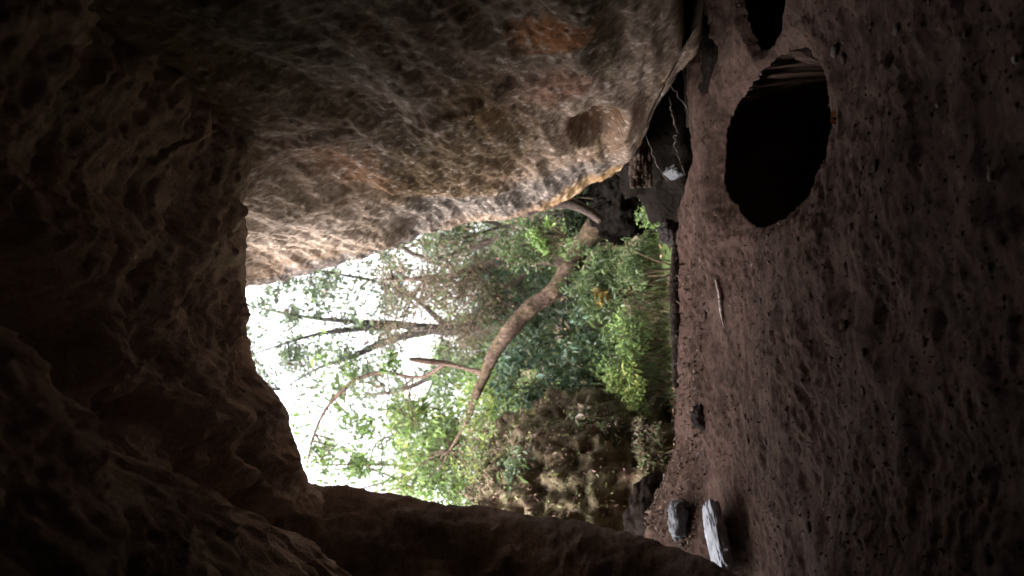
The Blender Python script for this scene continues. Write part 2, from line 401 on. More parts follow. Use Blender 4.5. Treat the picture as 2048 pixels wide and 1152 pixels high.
def build_floor():
    xs = np.concatenate([np.linspace(-7, -2.5, 14), np.linspace(-2.45, 2.2, 400), np.linspace(2.3, 6, 10)])
    ys = np.concatenate([np.linspace(-5, 2.0, 20), np.linspace(2.04, 7.3, 460), np.linspace(7.33, 8.8, 40)])
    X, Y = np.meshgrid(xs, ys, indexing='ij'); Z = floor_z(X, Y)
    # the hollow runs back under its far rim
    for cx, cy, rx, ry, dp in PITS:
        q = np.stack([X, Y, 0 * X], -1)
        p = (1 - sstep(0.89, 1.0, pit_r(X, Y, cx, cy, rx, ry, q))) ** 0.45; q[..., 2] = Z
        u = np.clip((X - cx) / rx, 0, 1)
        X, Y = X + ((X - cx) * (0.4 + 0.3 * u if cx < 1 else 0.1) + 0.10 * fbm(q * 2.6 + 280, 4) * p ** 3) * p, Y + ((Y - cy) * 0.3 + 0.5 + 0.15 * u + 0.10 * fbm(q * 2.6 + 290, 4) * p ** 3) * p
    P = np.stack([X, Y, Z], -1); q = P * np.array([1, 1, 0.6])
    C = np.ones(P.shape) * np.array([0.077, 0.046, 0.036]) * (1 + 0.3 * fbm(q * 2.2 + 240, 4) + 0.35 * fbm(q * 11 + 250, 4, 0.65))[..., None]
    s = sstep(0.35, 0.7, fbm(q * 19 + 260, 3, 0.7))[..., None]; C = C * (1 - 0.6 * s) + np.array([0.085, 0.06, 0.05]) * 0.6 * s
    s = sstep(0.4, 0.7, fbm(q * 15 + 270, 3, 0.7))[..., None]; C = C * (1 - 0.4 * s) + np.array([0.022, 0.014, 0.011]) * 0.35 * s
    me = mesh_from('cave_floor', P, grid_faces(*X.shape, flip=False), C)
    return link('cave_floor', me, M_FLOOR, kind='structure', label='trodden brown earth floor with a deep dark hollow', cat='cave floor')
FLOOR = build_floor()

# ---- the ground outside
def ground_z(X, Y):
    X = np.asarray(X, float); Y = np.asarray(Y, float); q = np.stack([X, Y, 0 * X], -1)
    z = -0.62 + 0.14 * np.maximum(Y - 8.2, 0) * (Y < 24) + (Y >= 24) * (0.14 * 15.8 - 0.03 * np.minimum(Y - 24, 60))
    z = z + 0.6 * sstep(1.2, 3.2, X) * sstep(8, 10, Y) + 0.5 * sstep(-1.8, -4, X)
    z = z - 0.35 * sstep(7.6, 6.6, Y)
    return z + 0.12 * fbm(q * 0.6 + 300, 4) + 0.03 * fbm(q * 4 + 310, 3)
def build_ground():
    xs = np.concatenate([[-900, -400, -150, -60], np.linspace(-30, -5, 26), np.linspace(-4.8, 4.8, 140), np.linspace(5, 30, 26), [60, 150, 400, 900]])
    ys = np.concatenate([[-900, -300, -80, -20, 0, 5], np.linspace(7.0, 20, 170), np.linspace(20.5, 60, 60), [80, 130, 250, 500, 1500]])
    X, Y = np.meshgrid(xs, ys, indexing='ij'); Z = ground_z(X, Y)
    P = np.stack([X, Y, Z], -1); q = P * np.array([1, 1, 0])
    C = np.ones(P.shape) * np.array([0.17, 0.115, 0.085]) * (1 + 0.4 * fbm(q * 1.5, 4))[..., None]
    g = sstep(-0.25, 0.35, fbm(q * 0.7 + 320, 4))[..., None]; C = C * (1 - g) + np.array([0.06, 0.085, 0.03]) * g
    me = mesh_from('ground', P, grid_faces(*X.shape, flip=False), C)
    link('ground', me, M_GROUND, kind='structure', label='leaf-strewn soil rising away from the cave mouth', cat='ground')
build_ground()

# ================================================================== rocks
def rock_mesh(name, rad, seed, colr, rough=0.25, freq=1.6, nu=40, nv=56, sq=1.0, cvar=0.35, mats=None, cf=None):
    th = np.linspace(0.001, math.pi - 0.001, nu)[:, None]; ph = np.linspace(0, 2 * math.pi, nv, endpoint=False)[None]
    D = np.stack([np.sin(th) * np.cos(ph), np.sin(th) * np.sin(ph), np.cos(th) + 0 * ph], -1)
    if sq != 1: 
        D = np.sign(D) * np.abs(D) ** sq
    S = D * np.asarray(rad)
    k = 1 + rough * fbm(S * freq / max(rad) * 1.0 + seed * 7.7, 5, 0.55) + rough * 0.4 * ridged(S * freq * 1.6 / max(rad) + seed, 4)
    P = S * k[..., None]
    C = np.ones(P.shape) * np.asarray(colr) * (1 + cvar * fbm(P * 4 / max(rad) + seed, 5, 0.6))[..., None]
    if cf: C = cf(P, D, C)
    return mesh_from(name, P, grid_faces(nu, nv, wrap=True), C)

def bank_cols(P, D, C):
    n = fbm(P * 1.6 + 3, 4); n2 = fbm(P * 5 + 9, 4, 0.6)
    m = 0.6 * sstep(-0.1, 0.4, n + 0.4 * n2)[..., None]; C = C * (1 - m) + np.array([0.075, 0.07, 0.033]) * m
    m = 0.6 * sstep(0.15, 0.5, n2 - 0.4 * n)[..., None]; C = C * (1 - m) + np.array([0.06, 0.03, 0.023]) * m
    m = sstep(0.35, 0.6, fbm(P * 8 + 4, 3, 0.7))[..., None]; return C * (1 - 0.6 * m) + np.array([0.12, 0.105, 0.08]) * 0.4 * m
c = at(1130, 1010, 10.6)
BANK = link('rock_bank', rock_mesh('rock_bank', (1.42, 1.5, 1.5), 3, (0.10, 0.08, 0.052), rough=0.11, freq=4, nu=150, nv=200, sq=0.8, cf=bank_cols), M_STONE,
     label='tall mossy brown rock bank behind the dark wall, outside the mouth', cat='rock bank', loc=(c[0] - 0.15, c[1], 0.35))
def bank_cover():
    lr = np.random.default_rng(77); me = BANK.data
    co = np.empty(len(me.vertices) * 3, np.float32); me.vertices.foreach_get('co', co); co = co.reshape(-1, 3)
    co = co[(co[:, 1] < 0.2) & (co[:, 2] > -1.2) & (co[:, 0] > -0.7)]
    pk = co[lr.integers(0, len(co), 9000)] * (1.0 + 0.02 * lr.random((9000, 1))) + lr.normal(size=(9000, 3)) * 0.015
    n = fbm(pk * 1.7 + 5, 3); top = n + 0.5 * (pk[:, 2] - 0.2)
    for nm, sel, cols in (('moss', top < 0.05, [(0.10, 0.105, 0.04), (0.13, 0.125, 0.06), (0.075, 0.09, 0.03)]), ('dead_leaves', top >= 0.05, [(0.11, 0.068, 0.048), (0.08, 0.042, 0.034), (0.14, 0.10, 0.06), (0.11, 0.12, 0.04)])):
        mb = MB(); leaf_quads(mb, pk[sel], 0.045, cols, droop=0.6, lr=lr, aspect=0.5)
        mb.build(nm, M_DRY, BANK, kind='stuff', smooth=False)
def rock(name, px, py, Y, rad, seed, colr, label, cat='boulder', mat=None, rot=(0, 0, 0), dz=0, group=None, **kw):
    p = at(px, py, Y)
    o = link(name, rock_mesh(name, rad, seed, colr, **kw), mat or M_STONE, label=label, cat=cat, loc=(p[0], p[1], p[2] + dz), group=group)
    o.rotation_euler = rot
    return o
def streaks(P, D, C):
    m = sstep(-0.05, 0.4, fbm(P * np.array([9, 2.0, 9]) + 2, 4, 0.6))[..., None]
    return C * (1 - 0.5 * m) + np.array([0.06, 0.05, 0.048]) * 0.5 * m
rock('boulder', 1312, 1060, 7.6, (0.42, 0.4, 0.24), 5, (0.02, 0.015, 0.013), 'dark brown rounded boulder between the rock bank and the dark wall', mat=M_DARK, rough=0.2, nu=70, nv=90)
rock('boulder', 1246, 414, 10.4, (0.36, 0.34, 0.36), 9, (0.006, 0.005, 0.0045), 'near-black rock shape standing in for deep shade in front of the curved tree foot, under the stained wall edge', rough=0.22, nu=70, nv=90, mat=M_DARK)  # near-black colour paints the deep shade under the slab
rock('boulder', 1225, 408, 12.0, (0.56, 0.4, 0.6), 8, (0.006, 0.005, 0.0045), 'near-black mass standing in for the shaded recess directly behind the foot of the curved tree', rough=0.2, nu=80, nv=100, mat=M_DARK)  # second near-black mass, painting the dark recess at the tree foot
rock('boulder', 1345, 205, 8.35, (1.0, 0.4, 0.62), 14, (0.010, 0.008, 0.007), 'added dark rock blocking light at the back of the gap under the stained wall', mat=M_DARK, nu=50, nv=60)  # added to close the far end of the gap and keep light out
rock('boulder', 1405, 150, 6.5, (0.5, 0.4, 0.10), 12, (0.022, 0.017, 0.014), 'low dark form added for the shaded gap under the foot of the stained wall', mat=M_DARK, nu=50, nv=60)  # added form, its colour kept dark to paint the gap's shade
rock('pale_rock', 1436, 1085, 5.75, (0.25, 0.26, 0.05), 21, (0.32, 0.32, 0.36), 'smooth bluish-white flat rock at the foot of the dark wall', mat=M_PALE, rough=0.12, freq=3.5, sq=0.62, cat='rock', cf=streaks, nu=60, nv=80, rot=(-0.12, -0.12, 0.5))
rock('pale_rock', 1356, 1040, 6.5, (0.13, 0.11, 0.06), 24, (0.10, 0.10, 0.112), 'small pale rock jutting up behind the flat bluish-white one', mat=M_PALE, rough=0.2, freq=2.5, sq=0.7, cat='rock', cf=streaks, nu=40, nv=50)
rock('pale_rock', 1347, 345, 7.0, (0.03, 0.10, 0.055), 27, (0.08, 0.08, 0.092), 'pale shard of rock below the weathered wood at the stained wall', mat=M_PALE, rough=0.22, freq=2.2, sq=0.6, cat='rock', cf=streaks, nu=40, nv=50, rot=(0.3, 0.5, 0.2))
rock('rock', 1340, 465, 7.55, (0.10, 0.1, 0.09), 33, (0.03, 0.025, 0.025), 'dark stone on the crest just outside the mouth', cat='rock')
rock('rock', 1402, 832, 6.35, (0.09, 0.08, 0.06), 35, (0.03, 0.023, 0.02), 'small dark rock poking from the earth near the crest', cat='rock')

# ---- stones and crumbs on the floor
def scatter_floor():
    lr = np.random.default_rng(5)
    ms = []
    for k in range(6):
        me = rock_mesh('stone', (1, 0.8, 0.6), 40 + k, (0.09, 0.06, 0.05) if k % 3 else (0.14, 0.11, 0.095), rough=0.3, nu=6, nv=8)
        me.materials.append(M_STONE); ms.append(me)
    n = 0
    while n < 110:
        Y = 2.3 + 4.9 * lr.random() ** 0.8; X = (lr.random() - 0.5) * 2 * 0.345 * Y
        if X > wall_x(Y, 0.4) - 0.1 or X < -1.9: continue
        if any(math.hypot((X - a) / b, (Y - c_) / d) < 1.15 for a, c_, b, d, _ in PITS): continue
        s = 0.008 + 0.026 * lr.random() ** 3
        o = link('stone', ms[int(lr.integers(6))], None, FLOOR, loc=(X, Y, float(floor_z(X, Y)) + s * 0.05))
        o.scale = (s, s, s * 0.6); o.rotation_euler = (0, 0, lr.random() * 6)
        n += 1
    mb = MB()
    N = 3500
    Y = 2.2 + 5.0 * lr.random(N); X = (lr.random(N) - 0.5) * 0.72 * Y
    Z = floor_z(X, Y)
    base = rock_mesh('t', (1, 0.8, 0.7), 55, (1, 1, 1), rough=0.2, nu=3, nv=4, cvar=0)
    bv = np.array([v.co for v in base.vertices]); bf = np.array([p.vertices[:] for p in base.polygons])
    s = 0.003 + 0.008 * lr.random(N) ** 2
    V = bv[None] * s[:, None, None] * (0.6 + 0.8 * lr.random((N, 1, 3))) + np.stack([X, Y, Z], -1)[:, None]
    c0 = np.array([0.075, 0.048, 0.039]) * np.exp(lr.normal(size=(N, 1)) * 0.5)
    mb.add(V, (bf[None] + (np.arange(N) * len(bv))[:, None, None]).reshape(-1, 4), np.repeat(c0[:, None], len(bv), 1).reshape(-1, 3))
    mb.build('crumbs', M_STONE, FLOOR, kind='stuff', label='loose earth crumbs and grit')
    bpy.data.meshes.remove(base)
scatter_floor()

def litter(name, label, n, fx, fy, zf, size, cols, seed):
    lr = np.random.default_rng(seed); X = fx(lr, n); Y = fy(lr, n)
    cen = np.stack([X, Y, zf(X, Y) + 0.012 + 0.012 * lr.random(n)], -1)
    mb = MB(); leaf_quads(mb, cen, size, cols, droop=0, up=2.2, lr=lr, aspect=0.5)
    mb.build(name, M_DRY, kind='stuff', label=label, cat='leaf litter')
DRY = [(0.22, 0.13, 0.08), (0.13, 0.075, 0.05), (0.3, 0.2, 0.13), (0.09, 0.05, 0.04)]
bank_cover()
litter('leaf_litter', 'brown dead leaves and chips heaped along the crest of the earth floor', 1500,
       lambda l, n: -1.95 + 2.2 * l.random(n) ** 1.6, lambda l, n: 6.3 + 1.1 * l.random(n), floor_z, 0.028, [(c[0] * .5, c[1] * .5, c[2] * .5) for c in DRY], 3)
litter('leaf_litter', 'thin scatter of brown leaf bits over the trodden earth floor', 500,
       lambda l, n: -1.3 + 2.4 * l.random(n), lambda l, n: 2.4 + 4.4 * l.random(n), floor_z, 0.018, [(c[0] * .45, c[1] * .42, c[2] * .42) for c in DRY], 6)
litter('leaf_litter', 'dead leaves strewn over the soil outside the mouth', 6000,
       lambda l, n: -3.2 + 6 * l.random(n), lambda l, n: 7.9 + 7 * l.random(n), ground_z, 0.06, DRY, 4)

# ---- wood and sticks
def stick(name, pix, radii, colr, label, cat, n=16, sides=7, rough=0.15, seed=1, mat=None, wob=0.0, cvar=0.3):
    pts = [at(*p) for p in pix]; mb = MB()
    if wob:
        k = len(pts); sp_ = spline(np.hstack([np.array(pts), np.array(radii)[:, None]]), 4 * k); pts = sp_[:, :3] + np.random.default_rng(seed).normal(size=(4 * k, 3)) * wob * np.sin(np.linspace(0, math.pi, 4 * k))[:, None]; radii = sp_[:, 3]; n = 10 * k
    tube(mb, pts, radii, sides=sides, n=n, rough=rough, colr=colr, cvar=cvar, seed=seed, freq=8)
    o = pts[0]
    return mb.build(name, mat or M_BARK, off=o, label=label, cat=cat, loc=tuple(o))
def on_floor(px, py):
    a = (576 - py) * TAN / 1024; b = (1024 - px) * TAN / 1024; Y = 2.0
    while Y < 9 and CAM_H + b * Y > float(floor_z(a * Y, Y)) + 0.012: Y += 0.01
    return (px, py, Y)
stick('stick', [on_floor(1432, 560), on_floor(1440, 592), on_floor(1443, 625), on_floor(1448, 655)], [0.010, 0.017, 0.013, 0.004], (0.55, 0.48, 0.42), 'bleached white stick lying on the brown earth floor', 'stick')
def crest_point(py, Y, up):
    X = (576 - py) * TAN / 1024 * Y; Z = float(floor_z(X, Y)) + up
    return (1024 - (Z - CAM_H) / (TAN / 1024 * Y), py, Y)
stick('dark_strip', [crest_point(490, 7.05, 0.0), crest_point(560, 7.03, 0.02), crest_point(660, 7.0, 0.02), crest_point(775, 6.98, 0.005)], [0.03, 0.045, 0.045, 0.03], (0.035, 0.026, 0.022), 'dark low strip lying along the crest behind the earth floor', 'dark_strip', n=30, sides=10)  # low dark strip following the crest line
stick('root', [(1338, 195, 6.45), (1345, 230, 6.5), (1350, 265, 6.55), (1352, 300, 6.6), (1370, 350, 6.7)], [0.005, 0.008, 0.009, 0.007, 0.004], (0.10, 0.08, 0.07), 'thick pale root crossing the dark gap under the stained wall', 'root', seed=4, rough=0.3, wob=0.012)
stick('root', [(1340, 170, 6.3), (1362, 200, 6.35), (1382, 236, 6.4)], [0.003, 0.004, 0.003], (0.15, 0.12, 0.1), 'short thin root beside the hollow, nearest the earth floor', 'root', seed=5, wob=0.008)
stick('root', [(1292, 270, 6.9), (1306, 310, 6.9), (1318, 335, 6.95), (1335, 362, 7.0)], [0.002, 0.003, 0.003, 0.002], (0.2, 0.16, 0.14), 'hair-thin root hanging past the weathered wood', 'root', seed=6, wob=0.008)
stick('dark_limb', [(1050, 430, 9.6), (1085, 412, 9.6), (1125, 405, 9.6), (1165, 415, 9.65), (1200, 440, 9.8)], [0.03, 0.055, 0.065, 0.06, 0.05], (0.06, 0.045, 0.04), 'dark arching dead limb tucked against the edge of the stained wall', 'limb', n=26, sides=10, seed=7)
def wood_block():
    mb = MB(); p = at(1283, 328, 7.35)
    o = empty('weathered_wood', tuple(p), 'weathered brown splintered wood end leaning at the foot of the stained wall', 'wood')
    for k in range(6):
        z = (k - 2.5) * 0.029
        m = MB(); l0 = 0.19 + 0.03 * math.sin(k * 2.3); l1 = -0.2 - 0.04 * math.sin(k * 3.1)
        tube(m, [(l1, 0.02 * math.sin(k), z), (-0.05, 0.0, z + 0.004), (l0, 0.015 * math.cos(k), z * 0.85)], [0.024, 0.030, 0.016], sides=9, n=24, rough=0.5, colr=(0.075, 0.053, 0.044), cvar=0.6, seed=k, freq=9)
        m.build('splinter', M_BARK, o)
wood_block()
# orange leaf at the hollow's rim and two pale pebbles near the viewer
def small_leaf(X, Y, size, colr, label):
    p = (X, Y, float(floor_z(X, Y))); lr = np.random.default_rng(2); mb = MB()
    u = np.linspace(-1, 1, 9); prof = np.sqrt(1 - u ** 2) * 0.42 * (1 - 0.25 * u)
    V = np.concatenate([[(a * size, -b * size, 0.012 * a * a) for a, b in zip(u, prof)], [(a * size, 0, -0.004) for a in u], [(a * size, b * size, 0.014) for a, b in zip(u, prof)]])
    mb.add(V, np.vstack([grid_faces(3, 9)]), colr)
    mb.build('fallen_leaf', M_DRY, label=label, cat='leaf', loc=(p[0], p[1], p[2] + 0.01))
small_leaf(0.80, 4.0, 0.03, (0.42, 0.16, 0.04), 'single orange leaf on the near rim of the dark hollow')
for px, py, s, lb in ((2034, 118, 0.014, 'tiny pale pebble in the corner nearest the viewer under the stained wall'), (1985, 352, 0.016, 'lone pale pebble on the dark earth nearest the viewer')):
    p = at(*on_floor(px, py))
    link('pebble', rock_mesh('pebble', (s, s * 0.7, s * 0.6), px, (0.45, 0.38, 0.33), nu=10, nv=14), M_STONE, label=lb, cat='pebble', loc=(p[0], p[1], p[2] + 0.004))

# ================================================================== trees and shrubs
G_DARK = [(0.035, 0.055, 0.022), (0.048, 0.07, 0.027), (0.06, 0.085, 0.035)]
G_MID = [(0.075, 0.11, 0.032), (0.10, 0.14, 0.04), (0.055, 0.085, 0.03)]
G_BRIGHT = [(0.12, 0.2, 0.035), (0.16, 0.24, 0.045), (0.09, 0.16, 0.03)]
G_YEL = [(0.2, 0.25, 0.045), (0.15, 0.21, 0.04), (0.26, 0.27, 0.06)]
G_BLUE = [(0.055, 0.1, 0.065), (0.08, 0.13, 0.09), (0.04, 0.08, 0.05)]
G_GREY = [(0.09, 0.12, 0.075), (0.12, 0.15, 0.095), (0.07, 0.1, 0.055)]
def _x(l, k): return [tuple(min((v * 0.85 + 0.15 * max(c)) * k, 0.4) for v in c) for c in l]
G_MID, G_BRIGHT, G_YEL, G_GREY, G_BLUE = (_x(l, 1.25) for l in (G_MID, G_BRIGHT, G_YEL, G_GREY, G_BLUE))
BROWN = [(0.16, 0.115, 0.085), (0.12, 0.09, 0.06), (0.2, 0.15, 0.11), (0.12, 0.12, 0.06)]

def tree(name, label, trunk, tr, limbs, clumps, cols, leaf=0.09, per=90, bark=(0.12, 0.09, 0.075), group=None, seed=0, spread=0.34, moss=None, sides=10, droop=0.5, twig=0.008, cat='tree', tn=60):
    """trunk/limbs as lists of points (limb: (points, radii)); clumps: array of leaf clump centres"""
    lr = np.random.default_rng(1000 + seed)
    base = np.asarray(trunk[0]); o = empty(name, tuple(base), label, cat, group)
    mb = MB(); tp = tube(mb, trunk, tr, sides=sides, n=tn, rough=0.14, colr=bark, cvar=0.6, seed=seed, freq=3.0, moss=moss)
    mb.build('trunk', M_BARK, o, off=base)
    nodes = [tp[len(tp) // 3:]]
    for k, (lp, lrad) in enumerate(limbs):
        mb = MB(); nodes.append(tube(mb, lp, lrad, sides=7, n=30, rough=0.15, colr=bark, cvar=0.3, seed=seed + k, freq=4)); mb.build('limb', M_BARK, o, off=base)
    nd = np.vstack(nodes)
    clumps = np.asarray(clumps)
    if len(clumps):
        mb = MB(); lv = MB(); cen = []
        for c_ in clumps:
            a = nd[np.argmin(((nd - c_) ** 2).sum(1) + 0.4 * np.maximum(nd[:, 2] - c_[2], 0) ** 2)]
            mid = (a + c_) / 2 + lr.normal(size=3) * 0.12 * np.linalg.norm(c_ - a)
            tube(mb, [a, mid, c_, c_ + (c_ - mid) * 0.35], [twig * 1.7, twig, twig * 0.6, 0.002], sides=4, n=9, colr=bark)
            for _ in range(3):
                e = c_ + lr.normal(size=3) * spread * 0.7
                tube(mb, [mid, (mid + e) / 2 + lr.normal(size=3) * 0.05, e], [twig * 0.6, twig * 0.45, 0.002], sides=3, n=6, colr=bark)
            cen.append(c_ + blob(int(1.7 * per * (0.5 + lr.random())), lr) * spread * (0.6 + 0.8 * lr.random()) * np.array([1, 1, 0.8]))
        mb.build('twigs', M_BARK, o, off=base, kind='stuff')
        leaf_quads(lv, np.vstack(cen), leaf, cols, droop=droop, lr=lr)
        lv.build('crown', M_LEAF, o, off=base, kind='stuff', smooth=False)
    return o

def pix_clumps(n, x0, x1, y0, y1, Y0, Y1, seed):
    lr = np.random.default_rng(seed)
    return np.array([at(x0 + (x1 - x0) * lr.random(), y0 + (y1 - y0) * lr.random(), Y0 + (Y1 - Y0) * lr.random()) for _ in range(n)])

# the curved tree in the mouth
tk = [at(1240, 425, 11.3), at(1195, 455, 11.1), at(1158, 505, 11.0), at(1118, 572, 10.9), at(1060, 618, 10.9), at(1022, 660, 10.9), at(990, 703, 11.0), at(968, 755, 11.1), at(950, 795, 11.1), at(934, 842, 11.2), at(900, 900, 11.5)]
lm = [([at(972, 748, 11.1), at(950, 742, 11.2), at(925, 735, 11.4), at(892, 727, 11.5), at(850, 722, 11.5), at(818, 718, 11.5)], [0.05, 0.036, 0.028, 0.036, 0.040, 0.026]),
      ([at(892, 727, 11.5), at(840, 755, 12), at(770, 745, 12.3), at(715, 757, 12.6), at(680, 785, 12.8), at(648, 825, 13), at(625, 880, 13.2), at(612, 940, 13.4)], [0.03, 0.026, 0.026, 0.028, 0.03, 0.025, 0.02, 0.012])]
cl = np.vstack([pix_clumps(14, 850, 940, 850, 1000, 11.8, 12.8, 1), pix_clumps(16, 600, 860, 700, 960, 12, 13.6, 2)])
tree('curved_tree', 'leaning tree with a thick curved brown trunk and forked limb in the mouth', tk, [0.20, 0.165, 0.135, 0.115, 0.106, 0.10, 0.088, 0.07, 0.06, 0.035, 0.012], lm, cl, G_BRIGHT + G_MID, leaf=0.085, per=75, bark=(0.085, 0.057, 0.045), seed=1, moss=((0.1, 0.1, 0.03), 0.15), sides=22, tn=160)

# the dark-limbed tree whose sparse crown fills the sky
Y = 16.5
tk = [np.array([at(1180, 640, Y)[0], Y, float(ground_z(at(1180, 640, Y)[0], Y)) - 0.2]), at(1050, 640, Y), at(930, 660, Y), at(840, 655, Y), at(790, 648, Y), at(740, 646, Y), at(690, 642, Y), at(620, 635, Y), at(540, 620, Y), at(440, 600, Y)]
lm = [([at(800, 650, Y), at(735, 655, 16.3), at(680, 662, 16.2), at(635, 668, 16.2), at(560, 690, 16.1), at(470, 720, 16)], [0.08, 0.07, 0.05, 0.035, 0.02, 0.01]),
      ([at(860, 660, Y), at(800, 675, 16.6), at(755, 690, 16.8), at(700, 715, 17), at(640, 735, 17), at(560, 780, 17)], [0.09, 0.08, 0.075, 0.055, 0.03, 0.012]),
      ([at(900, 660, Y), at(820, 590, 16.4), at(740, 560, 16.3), at(640, 540, 16.2), at(520, 500, 16)], [0.06, 0.045, 0.03, 0.02, 0.01])]
cl = np.vstack([pix_clumps(110, 430, 820, 540, 800, 15.6, 17.6, 3), pix_clumps(12, 520, 720, 480, 600, 15.5, 17, 33)])
tree('tall_tree', 'tall dark-limbed tree with sparse grey-green crown against the white sky', tk, [0.16, 0.14, 0.12, 0.10, 0.075, 0.06, 0.05, 0.035, 0.02, 0.01], lm, cl, G_GREY + G_GREY + G_MID + BROWN[:1], leaf=0.10, per=30, bark=(0.06, 0.052, 0.05), seed=2, spread=0.38)

def simple_tree(name, label, px, py, Y, top, clbox, ncl, cols, seed, r0=0.1, bark=(0.1, 0.08, 0.07), group=None, **kw):
    b = at(px, py, Y); b[2] = float(ground_z(b[0], b[1])) - 0.15
    t = at(*top, Y + 0.3); lr = np.random.default_rng(seed)
    m1 = b + (t - b) * 0.35 + lr.normal(size=3) * 0.12; m2 = b + (t - b) * 0.7 + lr.normal(size=3) * 0.15
    cl = pix_clumps(ncl, *clbox, Y - 0.8, Y + 1.2, seed)
    lm = []
    for k in range(4):
        a = b + (t - b) * (0.35 + 0.15 * k); e = cl[lr.integers(len(cl))]
        lm.append(([a, (a + e) / 2 + lr.normal(size=3) * 0.15 + np.array([0, 0, 0.1]), e], [r0 * 0.4, r0 * 0.28, 0.008]))
    return tree(name, label, [b, m1, m2, t], [r0, r0 * 0.8, r0 * 0.55, r0 * 0.2], lm, cl, cols, bark=bark, seed=seed, group=group, **kw)

simple_tree('young_tree', 'bright yellow-green leafy tree above the mossy rock bank', 1050, 930, 13.6, (800, 900), (800, 950, 810, 1010), 34, G_BRIGHT + G_YEL, 11, leaf=0.08, per=80)
simple_tree('young_tree', 'thin-stemmed tree with loose green leaves high beside the dark wall', 1050, 1000, 15.0, (640, 930), (600, 850, 860, 1010), 12, G_MID + G_BRIGHT, 12, r0=0.06, leaf=0.09, per=45)
simple_tree('dead_vine_tree', 'tangled brown twiggy tree between the stained wall and the tall tree', 1100, 540, 13.6, (760, 560), (770, 990, 470, 690), 62, BROWN, 13, r0=0.09, leaf=0.05, per=95, bark=(0.15, 0.11, 0.09), spread=0.42, twig=0.010)
simple_tree('wall_tree', 'brown and green leafy tree crowding the far edge of the stained wall', 1130, 430, 12.6, (760, 470), (720, 960, 400, 520), 30, BROWN + G_MID + G_GREY, 14, r0=0.08, leaf=0.07, per=75, spread=0.36)
simple_tree('feathery_tree', 'soft dark green tree directly behind the curved trunk', 1150, 600, 14.2, (930, 590), (960, 1090, 520, 680), 34, G_DARK + G_MID + G_BLUE, 15, leaf=0.07, per=110)
simple_tree('light_tree', 'light green tree with sky gaps behind the forked limb', 1120, 640, 17.5, (850, 660), (870, 1010, 570, 820), 38, G_MID + G_BRIGHT + G_GREY, 16, leaf=0.10, per=75, spread=0.45)
simple_tree('far_tree', 'far pale green tree showing through gaps right of the tall tree', 1080, 700, 22, (700, 790), (700, 880, 720, 930), 24, G_GREY + G_MID, 17, leaf=0.12, per=50, spread=0.55)
simple_tree('far_tree', 'far green tree under the pale gaps beside the brown tangle', 1080, 520, 21, (850, 520), (860, 1030, 430, 600), 22, G_MID + G_GREY, 18, leaf=0.12, per=70, spread=0.55)
simple_tree('side_tree', 'dense green tree beyond the dark wall, mostly out of sight', 1080, 1180, 13, (700, 1150), (620, 1000, 1060, 1300), 34, G_MID + G_BRIGHT, 19, leaf=0.09, per=70, spread=0.5)

def shrub(label, px, py, Y, rx, rz, cols, n, leaf, seed, droop=0.2, stems=7, stemcol=(0.1, 0.08, 0.05), name='shrub', aspect=0.42,  group=None, short=False):
    lr = np.random.default_rng(500 + seed); c_ = at(px, py, Y)
    g = c_[2] - rz if short else float(ground_z(c_[0], Y)); b = np.array([c_[0], Y, g])
    o = empty(name, tuple(b), label, 'shrub', group)
    K = max(6, n // 55); cc = c_ + blob(K, lr) * np.array([rx, rx * 0.8, rz])
    mb = MB()
    for k in range(min(stems, K)):
        e = cc[k]; tube(mb, [b + lr.normal(size=3) * np.array([0.05, 0.05, 0]) - np.array([0, 0, 0.05]), (b + e) / 2 + lr.normal(size=3) * 0.06, e], [0.014, 0.01, 0.004], sides=5, n=8, colr=stemcol)
    mb.build('stems', M_BARK, o, off=b)
    cen = np.vstack([k_ + blob(n // K, lr) * np.array([rx, rx, rz]) * 0.42 for k_ in cc])
    lv = MB(); leaf_quads(lv, cen, leaf, cols, droop=droop, lr=lr, aspect=aspect)
    lv.build('foliage', M_LEAF, o, off=b, kind='stuff', smooth=False)
    return o
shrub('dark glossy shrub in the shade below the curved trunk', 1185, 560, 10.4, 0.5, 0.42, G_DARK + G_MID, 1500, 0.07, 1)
shrub('bright green leafy shrub low in the middle of the mouth', 1235, 690, 10.0, 0.42, 0.32, G_BRIGHT + G_MID, 1500, 0.055, 2)
shrub('blue-green shrub under the curved trunk', 1165, 690, 10.9, 0.48, 0.38, G_BLUE + G_DARK + G_DARK, 1300, 0.075, 3)
shrub('mid-green shrub between the curved trunk and the mossy rock bank', 1075, 770, 11.6, 0.6, 0.5, G_DARK + G_BLUE, 1600, 0.08, 4)
shrub('yellow-green shrub where the curved trunk leaves the shrubs', 985, 815, 12.0, 0.55, 0.42, G_YEL + G_BRIGHT, 1500, 0.07, 5)
shrub('light green sprig on the foot of the curved trunk', 1092, 478, 10.6, 0.22, 0.2, G_BRIGHT, 380, 0.06, 6, short=True)
shrub('green shrub at the crest beneath the weathered wood', 1310, 425, 8.9, 0.28, 0.22, G_MID + G_BRIGHT, 700, 0.05, 7)
shrub('small leafy shrub low between the crest and the dark glossy shrub', 1270, 540, 9.5, 0.38, 0.24, G_MID + G_DARK, 1000, 0.055, 8)
shrub('yellow-green grassy shrub at the foot of the rock bank', 1255, 775, 9.7, 0.3, 0.26, G_YEL + G_BRIGHT, 900, 0.05, 9)
shrub('deep green shrub with shade put into its leaf colour, far behind the curved trunk', 1110, 650, 13.0, 0.85, 0.6, [(0.02, 0.03, 0.014), (0.03, 0.045, 0.018)], 1700, 0.085, 10)  # leaf colour darkened to paint the deep shade under the trunk
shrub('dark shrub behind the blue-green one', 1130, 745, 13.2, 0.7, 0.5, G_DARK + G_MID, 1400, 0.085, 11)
shrub('bushy green shrub at the edge of the stained wall', 1045, 480, 11.9, 0.5, 0.5, G_MID + G_DARK + BROWN[:1], 1500, 0.075, 12)
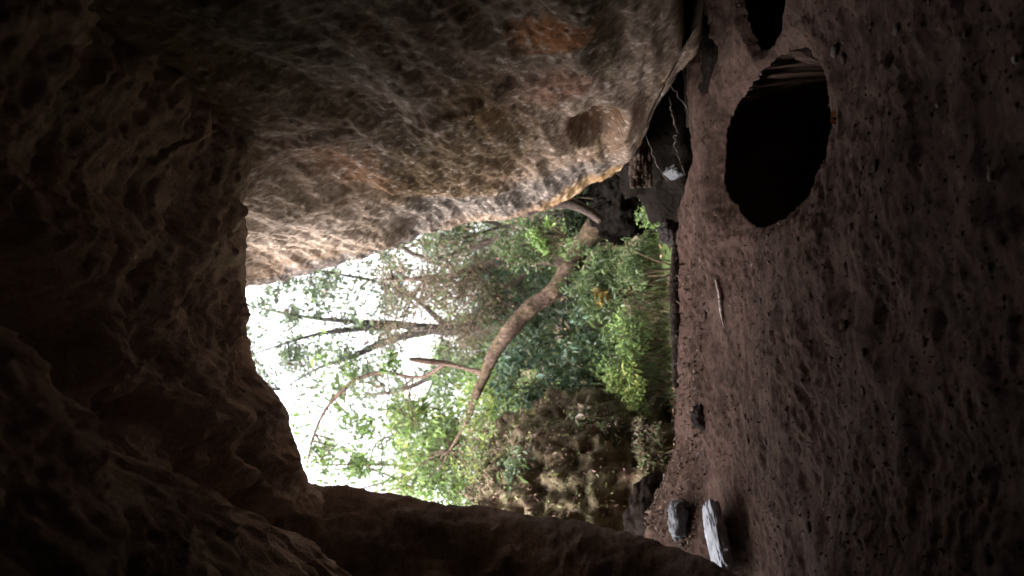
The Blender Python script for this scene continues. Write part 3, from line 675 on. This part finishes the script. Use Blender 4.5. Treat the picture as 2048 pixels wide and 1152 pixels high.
shrub('rusty brown shrub crowning the mossy rock bank', 960, 900, 10.9, 0.6, 0.28, BROWN + G_MID + G_YEL, 1400, 0.06, 13)
shrub('low rust-leaved shrub on the near shoulder of the rock bank', 1120, 830, 10.2, 0.22, 0.45, BROWN + [(0.1, 0.045, 0.035), (0.2, 0.2, 0.04)], 900, 0.05, 14)
shrub('green hedge-like shrub closing the gap far behind the curved trunk', 1040, 600, 18.0, 1.6, 0.8, G_MID + G_DARK, 2600, 0.12, 15)
shrub('green hedge-like shrub far behind the rock bank', 1030, 850, 18.5, 1.8, 1.0, G_MID + G_BRIGHT, 2600, 0.12, 16)
shrub('green hedge-like shrub far beyond the stained wall edge', 1060, 440, 17.5, 1.2, 0.9, G_MID + BROWN[:2], 2000, 0.11, 17)
shrub('orange-tipped shrub patch just below the curved trunk', 1200, 585, 10.2, 0.16, 0.12, [(0.35, 0.2, 0.06), (0.28, 0.22, 0.07)], 160, 0.05, 18, stems=4)

shrub('dull brown undergrowth along the foot of the rock bank', 1290, 890, 9.2, 0.35, 0.2, BROWN + G_MID[:1], 900, 0.05, 19)
shrub('low dull green plants clinging to the face of the rock bank', 1060, 950, 9.55, 0.4, 0.35, G_MID + BROWN[1:2] + G_GREY, 900, 0.055, 20, short=True)
shrub('dark straggling plants at the rock bank edge nearest the curved trunk', 1190, 850, 9.6, 0.28, 0.4, G_DARK + BROWN, 900, 0.05, 21, short=True)
shrub('near-black shrub added as painted shade behind the foot of the curved tree', 1165, 432, 11.7, 0.42, 0.45, [(0.02, 0.03, 0.014)] + G_DARK[:1], 900, 0.07, 22)  # added shrub, its dark leaf colour standing in for shade
def grass():
    lr = np.random.default_rng(9); n = 14000
    X = -2.6 + 4.6 * lr.random(n); Y = 8.7 + 5 * lr.random(n) ** 1.3
    k = (fbm(np.stack([X, Y, 0 * X], -1) * 0.9 + 77, 3) > -0.25) & (np.hypot((X - 0.1) / 0.45, (Y - 9.2) / 0.8) > 1); X = X[k]; Y = Y[k]; n = len(X)
    b = np.stack([X, Y, ground_z(X, Y)], -1); h = 0.08 + 0.16 * lr.random((n, 1)); a = lr.random(n) * 6.3
    s = np.stack([np.cos(a), np.sin(a), 0 * a], -1) * 0.006; l = lr.normal(size=(n, 3)) * 0.35 * h; l[:, 2] = 0
    up = np.array([0, 0, 1.0])
    V = np.stack([b - s, b + s, b + up * h * 0.6 + l * 0.4 + s * 0.7, b + up * h * 0.6 + l * 0.4 - s * 0.7, b + up * h + l * 1.4 + s * .1, b + up * h + l * 1.4 - s * .1], 1)
    F = np.array([[0, 1, 2, 3], [3, 2, 4, 5]])[None] + (np.arange(n) * 6)[:, None, None]
    cols = 0.6 * np.array(G_BRIGHT + G_YEL[:1] + G_MID + BROWN[:2])[lr.integers(0, 9, n)]
    mb = MB(); mb.add(V, F.reshape(-1, 4), np.repeat(cols[:, None], 6, 1).reshape(-1, 3))
    mb.build('grass', M_LEAF, kind='stuff', label='fresh green grass on the soil outside the mouth', cat='grass')
grass()
